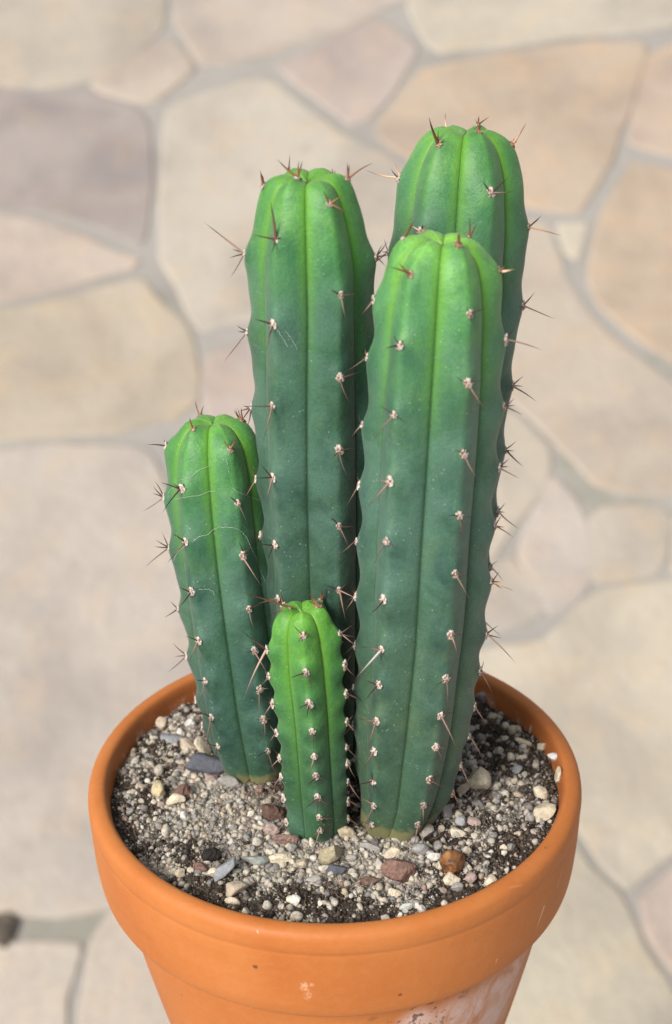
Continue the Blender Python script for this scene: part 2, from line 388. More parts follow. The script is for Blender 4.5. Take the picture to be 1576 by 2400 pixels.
rimP = smooth_prof([(6.85, -3.4), (7.18, -1.2), (7.30, -.5), (7.36, -.12), (7.50, 0.02), (7.76, -.0), (7.95, -.14), (8.0, -.42), (7.99, -.66), (7.955, -.78), (7.975, -.9), (7.96, -1.6), (7.90, -2.5), (7.84, -3.0), (7.74, -3.32), (7.55, -3.41), (7.2, -3.40)], 3)
link('rim', mesh('rim', *lathe(rimP[::-1]), M_terra), pot)
bodyP = [(6.6, -3.9)] + [(7.2, -3.2)] + [tuple(p) for p in smooth_prof([(7.2, -3.45), (7.08, -4.2), (6.66, -6.4), (5.95, -9.6), (5.05, -13.2), (4.85, -13.9), (4.7, -14.0)], 2)] + [(0.6, -14.0), (.6, -13.2), (4.0, -13.2), (6.5, -4.2)]
V, F = lathe(bodyP[::-1]); link('body', mesh('body', V, F, M_terra), pot)
# wooden post that carries the pot, out of the picture below it
s = NT('weathered_wood'); oc = s.coord()
M_wood = s.out(s.ramp(s.noise(s.scaled(oc, (1, 1, .08)), 90, 5), [(.3, (.16, .11, .07)), (.7, (.33, .25, .17))]), .8, .3)
bp = M_WORLD @ Vector((0, 0, -.1403)); tn = M_WORLD.to_3x3() @ Vector((0, 0, 1)); q = .036
tops = [(x, y, bp.z - (tn.x * (x - bp.x) + tn.y * (y - bp.y)) / tn.z) for x, y in ((bp.x - q, bp.y - q), (bp.x + q, bp.y - q), (bp.x + q, bp.y + q), (bp.x - q, bp.y + q))]
po = link('wooden_post', mesh('wooden_post', [(x, y, .001) for x, y, z in tops] + tops, [(3, 2, 1, 0), (4, 5, 6, 7), (0, 1, 5, 4), (1, 2, 6, 5), (2, 3, 7, 6), (3, 0, 4, 7)], M_wood, False, cm=False))
bv = po.modifiers.new('bevel', 'BEVEL'); bv.width = .004; bv.segments = 2
po['label'] = 'slim wooden post carrying the terracotta pot on its slanted top'; po['category'] = 'post'

# ------------------------------------------------------------------ soil
def soil_z(x, y):
    x = np.asarray(x, float); y = np.asarray(y, float); z0 = np.zeros_like(x)
    r = np.hypot(x, y)
    z = -.54 + .10 * vnoise(np.stack([x * .5, y * .5, z0], -1), 3) + .10 * vnoise(np.stack([x * 1.3, y * 1.3, z0], -1), 4)
    z = z + .05 * vnoise(np.stack([x * 4, y * 4, z0], -1), 6)
    z = z - .28 * np.clip((y - 1.0) / 6, 0, 1) + .10 * np.exp(-((x + 2.4) ** 2 + (y + 1.5) ** 2) / 5)
    return z - .12 * np.clip((r - 6.4) / .9, 0, 1)
def soil_px(u, v):
    p = hit_plane(u, v, (0, 0, 1), (0, 0, -.65))
    for _ in range(4): p = hit_plane(u, v, (0, 0, 1), (0, 0, float(soil_z(p[0], p[1]))))
    return p
def grit(x, y):
    """1 = pale sandy grit, 0 = dark peat"""
    z0 = np.zeros_like(x)
    g = .55 * np.exp(-(((x + 2.3) / 3.4) ** 2 + ((y + 1.9) / 2.9) ** 2)) + .50 * np.exp(-(((x - 1.0) / 3.0) ** 2 + ((y + 4.4) / 1.5) ** 2)) + .38 * np.exp(-(((x - 5.2) / 1.6) ** 2 + ((y + 1.2) / 1.6) ** 2)) + .45 * np.exp(-(((x + 5.0) / 1.7) ** 2 + ((y - .6) / 3.2) ** 2))
    return np.clip(g + .25 * vnoise(np.stack([x * .9, y * .9, z0], -1), 21) + .2 * vnoise(np.stack([x * 2.4, y * 2.4, z0], -1), 22) - .07, 0, 1)
nr, na = 150, 320
rr = np.linspace(0, 7.34, nr); aa = np.linspace(0, 2 * np.pi, na, endpoint=False)
X = rr[:, None] * np.cos(aa); Y = rr[:, None] * np.sin(aa)
Z = soil_z(X, Y) + .035 * vnoise(np.stack([X * 9, Y * 9, X * 0], -1), 8) + .02 * vnoise(np.stack([X * 22, Y * 22, X * 0], -1), 9)
i, j = np.meshgrid(np.arange(nr - 1), np.arange(na), indexing='ij'); j2 = (j + 1) % na
F = np.stack([i * na + j, (i + 1) * na + j, (i + 1) * na + j2, i * na + j2], -1).reshape(-1, 4)
s = NT('potting_soil'); oc = s.coord(); g = s.attr('grit')
n1 = s.noise(oc, 700, 4, .7); n2 = s.noise(oc, 2200, 3, .7)
dark = s.ramp(n1, [(.3, (.028, .022, .017)), (.55, (.078, .062, .050)), (.75, (.16, .13, .105))])
pale = s.ramp(n2, [(.25, (.13, .105, .085)), (.5, (.33, .29, .24)), (.72, (.52, .47, .40))])
c = s.mix(s.map(s.math('ADD', g, s.math('MULTIPLY', s.math('SUBTRACT', n1, .5), .6)), .15, .42), dark, pale)
s.bump(s.math('ADD', n1, s.math('MULTIPLY', n2, .5)), .8, .0012); M_soil = s.out(c, .95, .15)
so = top('soil', mesh('soil', np.stack([X, Y, Z], -1).reshape(-1, 3), F, M_soil, attrs={'grit': grit(X, Y).ravel()}), (0, 0, 0), 'dark potting soil mixed with sandy grit filling the pot', kind='stuff')

s = NT('pebble'); oc = s.coord(); tc = s.attr('tint', 'Color')
n1 = s.noise(oc, 900, 4, .65)
c = s.mix(1., tc, s.ramp(n1, [(.28, .45), (.5, .9), (.75, 1.18)]), 'MULTIPLY')
s.bump(n1, .5, .0006); M_peb = s.out(c, .75, .3)
BASES = []      # cactus feet (x, y, r): filled below, grit keeps out of them
FEET_PX = [(603, 1793, 90), (768, 1785, 88), (922, 1932, 80), (962, 1715, 95), (741, 1936, 68)]
for u, v, h in FEET_PX:
    p = soil_px(u, v); BASES.append((p[0], p[1], h * project(p)[1] / FPX))
PAL = np.array([(.62, .55, .43), (.68, .62, .52), (.52, .46, .38), (.42, .38, .34), (.34, .32, .30), (.56, .50, .43), (.44, .33, .28), (.30, .28, .27), (.70, .66, .59), (.24, .21, .19), (.58, .47, .33), (.36, .24, .19)])
PW = np.array([.17, .13, .14, .13, .10, .10, .04, .05, .05, .04, .035, .015]); PW /= PW.sum()
def scatter(name, label, n, smin, smax, sub, seed, dens, pale=1.0, flat=.75, pal=None, lift=.25):
    r = np.random.default_rng(seed); sh = [stone_shape(seed * 50 + k, sub, .16, 5, .3) for k in range(14)]
    m = n * 12; q = 7.28 * np.sqrt(r.random(m)); a = r.random(m) * 2 * math.pi; x, y = q * np.cos(a), q * np.sin(a)
    sz = smin * (smax / smin) ** (r.random(m) ** 1.7)
    ok = (r.random(m) < dens(x, y)) & (q + sz < 7.3)
    for bx, by, br in BASES: ok &= (x - bx) ** 2 + (y - by) ** 2 > (br * .96) ** 2
    ok = np.nonzero(ok)[0][:n]; x, y, sz = x[ok], y[ok], sz[ok]; zz_ = soil_z(x, y); n = len(ok)
    VV, FF, CC = [], [], []; off = 0
    pick = r.integers(14, size=n); scl = np.stack([r.uniform(.75, 1.25, n), r.uniform(.7, 1., n), flat * r.uniform(.7, 1.1, n)], 1) * sz[:, None]
    pl = pal if pal is not None else PAL
    cc = pl[r.choice(len(PAL), n, p=PW) if pal is None else r.integers(len(pal), size=n)] * (r.uniform(.8, 1.15, n) * pale)[:, None]
    lf = r.uniform(.2, 1.6, n) * lift * sz
    for k in range(n):
        V, F = sh[pick[k]]
        P = (V * scl[k]) @ rand_rot(r).T + [x[k], y[k], zz_[k] + lf[k]]
        VV.append(P); FF.append(F + off); off += len(P); CC.append(np.tile(cc[k], (len(P), 1)))
    return top(name, mesh(name, np.concatenate(VV), np.concatenate(FF), M_peb, True, colattr=np.concatenate(CC)), (0, 0, 0), label, kind='stuff')
scatter('sand', 'fine pale sand grains strewn over the potting soil', 28000, .018, .055, 0, 1, lambda x, y: .08 + .92 * np.clip(grit(x, y) * 1.6, 0, 1), pale=.8)
scatter('gravel', 'small mixed gravel of cream, grey and brown grains on the soil', 4300, .05, .15, 1, 2, lambda x, y: .12 + .88 * np.clip(grit(x, y) * 1.4, 0, 1), pale=.86)
scatter('perlite', 'pale coarse grit granules scattered over the dark soil', 230, .11, .2, 2, 3, lambda x, y: .6 + .4 * np.clip(grit(x, y), 0, 1), flat=.85, lift=.45)
scatter('peat_crumbs', 'dark brown peat crumbs on the soil near the rim', 9000, .03, .13, 0, 4, lambda x, y: np.clip(.95 - 2.0 * grit(x, y), .03, 1), pal=np.array([(.06, .044, .034), (.09, .066, .05), (.042, .033, .028), (.13, .095, .07)]))
r = np.random.default_rng(8); VV, FF, CC = [], [], []; off = 0
for k in range(1500):
    q = 7.1 * math.sqrt(r.random()); a = r.random() * 2 * math.pi; x, y = q * math.cos(a), q * math.sin(a)
    if r.random() < 1.6 * grit(np.array([x]), np.array([y]))[0]: continue
    L = r.uniform(.12, .5); b = r.random() * 6.28; t = np.linspace(-.5, .5, 5)
    px = x + L * t * math.cos(b) + .12 * L * np.sin(t * 6) * math.sin(b); py = y + L * t * math.sin(b) - .12 * L * np.sin(t * 6) * math.cos(b)
    if np.hypot(px, py).max() > 7.2: continue
    P = np.stack([px, py, soil_z(px, py) + .05 + .05 * r.random() + t * L * r.uniform(-.3, .3)], -1)
    V, F = tube(P, r.uniform(.007, .018), 4); VV.append(V); FF.append(F + off); off += len(V)
    CC.append(np.tile(np.array([(.10, .065, .045), (.05, .035, .028), (.20, .14, .095)][r.integers(3)]), (len(V), 1)))
top('peat_fibres', mesh('peat_fibres', np.concatenate(VV), np.concatenate(FF), M_peb, colattr=np.concatenate(CC)), (0, 0, 0), 'thin brown peat fibres lying on the soil', kind='stuff')

# ------------------------------------------------------------------ single stones on the soil
s = NT('stone'); oc = s.coord(); oi = s.n('ObjectInfo')
off_ = s.vm('ADD', oc, oi.outputs['Location']).outputs[0]
n1 = s.noise(off_, 380, 5, .65); n2 = s.noise(off_, 1500, 3, .6)
c = s.mix(1., oi.outputs['Color'], s.ramp(n1, [(.28, .66), (.5, .95), (.72, 1.2)]), 'MULTIPLY')
c = s.mix(s.map(n2, .52, .72, 0, .35), c, (.13, .10, .08))
s.bump(s.math('ADD', n1, s.math('MULTIPLY', n2, .6)), .7, .0009); M_stone = s.out(c, .78, .3)
s = NT('lava_rock'); oc = s.coord(); oi = s.n('ObjectInfo')
vo = s.voro(oc, 900); n1 = s.noise(oc, 500, 4, .6)
c = s.mix(1., oi.outputs['Color'], s.ramp(n1, [(.3, .6), (.7, 1.25)]), 'MULTIPLY')
c = s.mix(s.map(vo, .2, .4, .4, 0), c, (.09, .05, .04))
s.bump(s.math('ADD', s.math('MULTIPLY', vo, .6), n1), .8, .0008); M_lava = s.out(c, .9, .2)
s = NT('brown_nut'); oc = s.coord()
n1 = s.noise(s.scaled(oc, (1, .35, 1)), 420, 4, .6, .6)
c = s.ramp(n1, [(.32, (.055, .025, .012)), (.5, (.22, .09, .03)), (.66, (.42, .21, .085))])
s.bump(n1, .4, .0006); M_nut = s.out(c, .5, .4)
CREAM, TANS, YEL, GREY, BLUE, SLATE, LAVA, PINK, BLK, WHT = (.74, .64, .48), (.58, .48, .36), (.60, .50, .31), (.40, .38, .355), (.33, .345, .36), (.115, .12, .145), (.25, .15, .12), (.45, .34, .30), (.03, .027, .025), (.74, .71, .66)
# (u, v, width, height in px, turn, colour, kind, category, label)
ST = [
 (492,1798,94,40,-14,SLATE,'x','stone','long dark blue slate chip beside the left cactus'),
 (476,1756,34,50,10,CREAM,'','stone','cream wedge stone standing between the slate chip and left cactus'),
 (444,1748,46,32,-25,TANS,'','stone','tan oval pebble left of the cream wedge above the slate chip'),
 (402,1733,44,30,-15,BLUE,'','stone','flat blue grey stone left of the tan oval pebble'),
 (380,1694,22,28,10,TANS,'','pebble','small upright tan block below the back left rim'),
 (423,1644,24,20,0,CREAM,'','pebble','cream round pebble highest up against the back left rim'),
 (448,1697,26,22,0,WHT,'','pebble','greenish white crumb left of the left cactus foot'),
 (317,1733,16,16,0,CREAM,'','pebble','tiny cream ball near the left rim'),
 (428,1861,42,40,20,LAVA,'l','lava rock','small red brown lava rock among pale sand at left'),
 (410,1879,42,28,10,CREAM,'','pebble','knobbly cream pebble below the small red lava rock'),
 (375,1856,30,42,15,YEL,'','stone','upright pale yellow stone left of the red brown lava rock'),
 (332,1844,24,22,0,TANS,'','pebble','tan pebble left of the upright pale yellow stone'),
 (494,1824,30,24,0,PINK,'','pebble','pinkish grey pebble just under the slate chip'),
 (534,1835,46,28,-8,GREY,'','stone','lumpy grey stone under the right end of the slate chip'),
 (455,1829,13,12,0,(.60,.22,.12),'','pebble','tiny orange brick crumb below the slate chip'),
 (494,2007,40,38,0,BLK,'l','charcoal piece','black charcoal lump in the sand at left front'),
 (528,2048,64,24,36,BLUE,'x','stone','slanting flat grey shard below the charcoal lump'),
 (551,2084,52,40,5,TANS,'','stone','knobbly tan stone near the front left rim'),
 (547,2112,38,20,-8,CREAM,'','pebble','cream oval pebble tucked under the knobbly tan stone'),
 (498,2046,30,22,10,CREAM,'','pebble','cream pebble left of the slanting grey shard'),
 (468,2036,32,24,-10,LAVA,'l','lava rock','brown lava crumb between charcoal lump and front left rim'),
 (421,2048,28,20,15,TANS,'','pebble','tan chip closest to the front left rim'),
 (638,1946,34,32,0,PINK,'l','pebble','round pink brown pebble left of the small front cactus foot'),
 (668,1968,54,30,-5,(.30,.19,.16),'l','lava rock','reddish oval stone touching the small front cactus foot'),
 (601,2016,50,32,5,(.36,.38,.35),'','stone','grey green stone in front of the pink brown pebble'),
 (657,2011,46,30,12,CREAM,'','stone','angular cream stone right of the grey green stone'),
 (705,2026,28,24,0,TANS,'','pebble','smooth tan round pebble below the angular cream stone'),
 (780,2006,54,46,0,(.44,.38,.25),'','stone','big translucent yellow grey stone in front of the cacti'),
 (686,1987,22,20,0,GREY,'','pebble','grey round pebble under the reddish oval stone'),
 (789,2041,42,20,-8,SLATE,'x','stone','dark slate sliver under the big yellow grey stone'),
 (434,1915,20,22,0,WHT,'','pebble','white quartz pebble in the sand left of centre'),
 (684,2109,26,20,10,CREAM,'','pebble','cream flat pebble near the front rim, middle'),
 (576,2140,20,22,0,CREAM,'','pebble','cream pebble closest to the front rim below the tan stone'),
 (741,2064,44,24,0,GREY,'','stone','grey flat stone in front of the dark slate sliver'),
 (810,1954,42,28,-4,(.62,.51,.36),'','pebble','warm cream oval pebble between the two front cacti'),
 (1120,1832,52,54,-15,(.66,.58,.43),'','stone','large cream triangular stone right of the cacti'),
 (1087,1851,30,24,20,TANS,'','pebble','tan pebble at the left of the cream triangular stone'),
 (1043,1904,36,36,0,GREY,'','stone','grey rounded stone right of the big front cactus'),
 (999,1954,40,34,10,(.46,.40,.34),'','stone','tan grey stone touching the right foot of the big front cactus'),
 (1279,1904,58,42,25,(.60,.52,.38),'','stone','large pitted tan stone by the right rim'),
 (1271,1862,38,28,-20,CREAM,'','stone','angular cream stone above the large pitted tan stone'),
 (1300,1776,34,20,-8,(.82,.81,.80),'','stone','bright white chip leaning on the right inner rim'),
 (1308,1817,14,38,-8,CREAM,'','pebble','narrow cream pebble wedged along the right rim below white chip'),
 (1062,2026,50,54,-20,None,'n','nut','shiny dark brown nut half sunk in the soil'),
 (939,2043,74,50,-8,LAVA,'l','lava rock','largest reddish lava rock in front of the big front cactus'),
 (1058,2060,40,32,0,CREAM,'','pebble','cream round pebble just below the brown nut'),
 (1106,2055,32,28,0,PINK,'','pebble','pink brown round pebble right of the cream one below the nut'),
 (1149,2067,28,26,0,CREAM,'','pebble','cream lumpy pebble nearest the right front rim'),
 (924,2092,30,26,0,CREAM,'','pebble','cream round pebble under the largest reddish lava rock'),
 (1020,2007,34,24,-12,WHT,'','pebble','bluish white oval pebble left of the brown nut'),
 (922,1998,42,32,8,CREAM,'','stone','angular cream stone against the big front cactus foot'),
 (876,1990,52,20,-22,GREY,'','stone','long grey wedge left of the angular cream stone at cactus foot'),
 (982,1992,38,32,0,(.33,.32,.31),'','stone','dark grey stone right of the angular cream stone at cactus foot'),
 (868,2068,38,24,0,(.20,.13,.10),'l','lava rock','soft dark brown crumb left below the largest lava rock'),
 (1072,1952,34,24,0,CREAM,'','pebble','cream pebble cluster stone right of the tan grey stone'),
 (1112,1929,34,18,-18,PINK,'','pebble','pink flat pebble right of the grey pebble behind it'),
 (1081,1923,26,26,0,(.42,.42,.43),'','pebble','blue grey pebble between grey rounded stone and pink flat pebble'),
 (1202,1714,22,26,0,TANS,'','pebble','tan pebble on dark soil behind the cacti at right'),
 (1226,1740,36,20,-15,CREAM,'','pebble','cream flat pebble below the tan one on dark soil'),
 (1271,1750,24,20,0,CREAM,'','pebble','cream round pebble next to the right inner rim'),
 (1250,1710,26,30,10,TANS,'','pebble','tan upright pebble at the back right inner rim'),
 (1200,1675,24,14,0,CREAM,'','pebble','small cream flake on dark soil near the back right rim'),
 (1104,1710,28,24,0,GREY,'','pebble','grey pebble on dark soil beside the big front cactus'),
 (1135,1630,32,26,20,GREY,'','pebble','pale grey pebble farthest back beside the cacti'),
 (1212,1806,24,26,0,BLUE,'','pebble','blue grey pebble above the cream one at right'),
 (1206,1831,26,20,15,CREAM,'','pebble','cream pebble right of the large cream triangular stone'),
 (1216,1953,22,16,0,TANS,'','pebble','small orange tan pebble in dark soil at right'),
 (957,2128,32,20,15,(.62,.66,.58),'','pebble','greenish white flat chip at the front rim'),
 (1179,1988,20,18,0,CREAM,'','pebble','small cream pebble halfway between brown nut and right rim'),
 (1072,2080,28,20,0,GREY,'','pebble','white grey pebble under the cream round one below the nut'),
 (640,1908,60,34,-10,(.15,.09,.068),'l','lava rock','dark fibrous brown lump left of the small front cactus foot'),
]
for k, (u, v, wpx, hpx, ang, cc, kd, cat, lab) in enumerate(ST):
    p = soil_px(u, v + hpx * .22) if 'white chip' not in lab else hit_plane(u, v, (0, 0, 1), (0, 0, -.3)); z = project(p)[1]
    a = wpx * .5 * z / FPX * 1.06; b = hpx * .5 * z / FPX * 1.06
    if kd == 'x':
        V, F = ico(3); V = np.sign(V) * np.abs(V) ** .42; V = V * (1 + .10 * vnoise(V * 1.4 + k, k) + .05 * vnoise(V * [1.5, 5, 5] + k, k + 1))[:, None]
        V[:, 0] += .25 * V[:, 2]; V[:, 2] *= 1 - .22 * V[:, 0]; sc = np.array([a * .80, b * .95, b * .85])
    elif kd == 'l':
        V, F = stone_shape(700 + k, 3, .13, 9, .36); sc = np.array([a, b * 1.05, b * .9])
    elif kd == 'n':
        V, F = stone_shape(700 + k, 3, .11, 6, .3); sc = np.array([a, b * 1.1, b * .85])
    else:
        V, F = stone_shape(700 + k, 3 if max(wpx, hpx) > 26 else 2, .10, 11, .42); sc = np.array([a, b * 1.1, b * .92])
    V = V * sc * 1.16
    t = R_(ang); Rz = np.array([[math.cos(t), 0, -math.sin(t)], [0, 1, 0], [math.sin(t), 0, math.cos(t)]]); V = V @ Rz.T
    # the outline is meant for the camera: lay its upright axis towards the soil normal and back
    e = R_(-30); Rx = np.array([[1, 0, 0], [0, math.cos(e), -math.sin(e)], [0, math.sin(e), math.cos(e)]]); V = V @ Rx.T
    q = p.copy(); q[2] = float(soil_z(p[0], p[1])) - V[:, 2].min() * .62 if 'white chip' not in lab else q[2]
    nm = {'lava rock': 'lava_rock', 'charcoal piece': 'charcoal_piece', 'nut': 'nut', 'stone': 'stone', 'pebble': 'pebble'}[cat]
    mt = {'l': M_lava, 'n': M_nut}.get(kd, M_stone)
    o = top(nm, mesh(nm, V, F, mt), q, lab, cat)
    if cc: o.color = (*cc, 1)

# ------------------------------------------------------------------ cacti
s = NT('cactus_skin'); oc = s.coord()
age, gr, cork, blue = s.attr('age'), s.attr('groove'), s.attr('cork'), s.n('ObjectInfo').outputs['Color']
n1 = s.noise(oc, 48, 6, .68, .5); n2 = s.noise(oc, 420, 3, .6); n3 = s.noise(s.scaled(oc, (1, 1, .35)), 120, 4, .6)
ag = s.math('ADD', age, s.math('MULTIPLY', s.math('SUBTRACT', n1, .5), .12))
c = s.ramp(ag, [(0., (.15, .40, .040)), (.08, (.10, .325, .055)), (.20, (.068, .245, .068)), (.38, (.040, .130, .062)), (.68, (.030, .094, .055)), (1., (.038, .092, .046))])
c = s.mix(1., c, blue, 'MULTIPLY')
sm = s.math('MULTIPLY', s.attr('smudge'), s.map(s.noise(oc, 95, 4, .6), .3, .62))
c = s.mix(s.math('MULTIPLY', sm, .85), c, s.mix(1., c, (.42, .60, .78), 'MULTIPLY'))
c = s.mix(s.map(n1, .45, .62, 0, .6), c, s.mix(1., c, (1.8, 1.45, 1.65), 'MULTIPLY'))
c = s.mix(s.map(n3, .45, .62, 0, .5), c, s.mix(1., c, (.60, .70, .78), 'MULTIPLY'))
c = s.mix(s.map(s.noise(oc, 75, 5, .65, .8), .5, .66, 0, .32), c, s.mix(1., c, (1.7, 1.25, .75), 'MULTIPLY'))
blm = s.math('MULTIPLY', s.map(s.noise(s.vm('ADD', oc, (2.2, .4, 1.1)).outputs[0], 38, 5, .62, .6), .45, .60), s.math('MULTIPLY', s.map(ag, .16, .34), s.map(ag, .6, 1., 1, .35)))
c = s.mix(s.math('MULTIPLY', blm, .5), c, (.085, .185, .135))
c = s.mix(s.map(n2, .38, .68, 0, .22), c, (.065, .165, .09))
c = s.mix(s.map(s.noise(oc, 1500, 2, .6), .42, .62, 0, .35), c, s.mix(1., c, (.55, .62, .60), 'MULTIPLY'))
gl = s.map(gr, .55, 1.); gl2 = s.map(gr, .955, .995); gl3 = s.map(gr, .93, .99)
young = s.map(ag, .05, .52, 1, 0)
c = s.mix(s.math('MULTIPLY', s.math('MULTIPLY', gl, young), .8), c, (.12, .33, .018))
c = s.mix(s.math('MULTIPLY', gl3, s.map(ag, .0, .45, .12, .75)), c, (.022, .075, .022))  # groove shading painted into the skin colour as a thin dark line
spk = s.math('MULTIPLY', s.map(s.voro(oc, 620), .07, .16, 1, 0), s.map(s.noise(oc, 130, 2), .50, .60))
c = s.mix(s.math('MULTIPLY', s.map(gr, .02, .2, 1, 0), s.map(n3, .35, .6, .15, .6)), c, s.mix(1., c, (1.5, 1.32, 1.3), 'MULTIPLY'))  # rib crests lightened in the colour, a painted highlight line
c = s.mix(s.math('MULTIPLY', spk, .55), c, (.42, .52, .42))
ck = s.math('ADD', cork, s.math('MULTIPLY', s.math('SUBTRACT', n2, .5), .5))
c = s.mix(s.map(ck, .4, .7, 0, .85), c, (.20, .185, .075))
s.bump(s.math('ADD', s.math('ADD', n2, s.math('MULTIPLY', s.noise(oc, 1500, 2, .6), .4)), s.math('MULTIPLY', n1, 1.2)), .3, .0009)
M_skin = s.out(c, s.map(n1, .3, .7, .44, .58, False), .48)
s.b.inputs['Sheen Weight'].default_value = .12; s.b.inputs['Sheen Roughness'].default_value = .5

s = NT('areole_wool'); oc = s.coord(); oi = s.n('ObjectInfo')
n1 = s.noise(oc, 1.6, 3, .7)
M_wool = s.out(s.mix(1., oi.outputs['Color'], s.ramp(n1, [(.42, (.30, .18, .13)), (.52, (.85, .80, .76)), (.62, (1.1, 1.1, 1.1))]), 'MULTIPLY'), .95, .1); s.bump(n1, .8, .0005)
s = NT('spine'); oi = s.n('ObjectInfo'); h = s.attr('along')
base = s.mix(s.map(oi.outputs['Random'], .3, .9), s.mix(1., oi.outputs['Color'], (1.5, 1.45, 1.4), 'MULTIPLY'), s.mix(1., oi.outputs['Color'], (.85, .75, .7), 'MULTIPLY'))
M_spine = s.out(s.mix(s.map(h, .25, .9), base, s.mix(1., oi.outputs['Color'], (.38, .30, .28), 'MULTIPLY')), .5, .35)
spine_me = []
for k in range(5):
    t = np.linspace(0, 1, 8); b = [0, .03, -.035, .02, .05][k]
    P = np.stack([b * np.sin(t * math.pi), 0 * t, t], -1)
    V, F = tube(P, 1, 6)
    ctr = np.repeat(P, 6, 0); rad = np.repeat(np.array([1.0, .92, .8, .68, .54, .4, .22, .03]), 6)[:, None]
    dv = V - ctr; dv[:, 2] = 0; dv /= np.linalg.norm(dv, axis=1)[:, None]
    V = np.concatenate([ctr * [1, 1, 1] + 0 * dv, dv * rad], 1)      # keep axis and offset apart
    spine_me.append((V, F, np.repeat(t, 6)))
_sm = {}
def spine_mesh(k, ratio):
    """unit spine, thickness baked as ratio steps so that copies share data"""
    q = round(ratio, 3)
    if (k, q) not in _sm:
        V, F, t = spine_me[k]; P = V[:, :3] + V[:, 3:] * q
        _sm[k, q] = mesh('spine', P, F, M_spine, attrs={'along': t}, cm=False)
    return _sm[k, q]
wool_me = []
for k in range(5):
    V, F = ico(2); V = V * (1 + .42 * vnoise(V * 2.6 + k * 7, k) + .22 * vnoise(V * 6 + k * 7, k))[:, None]; V[:, 2] *= .62
    wool_me.append(mesh('areole', V, F, M_wool, cm=False))
WOOL_OLD, WOOL_YNG = (.70, .63, .57), (.50, .37, .26)
SP_OLD, SP_DK, SP_YNG = (.19, .125, .10), (.055, .03, .024), (.19, .085, .042)

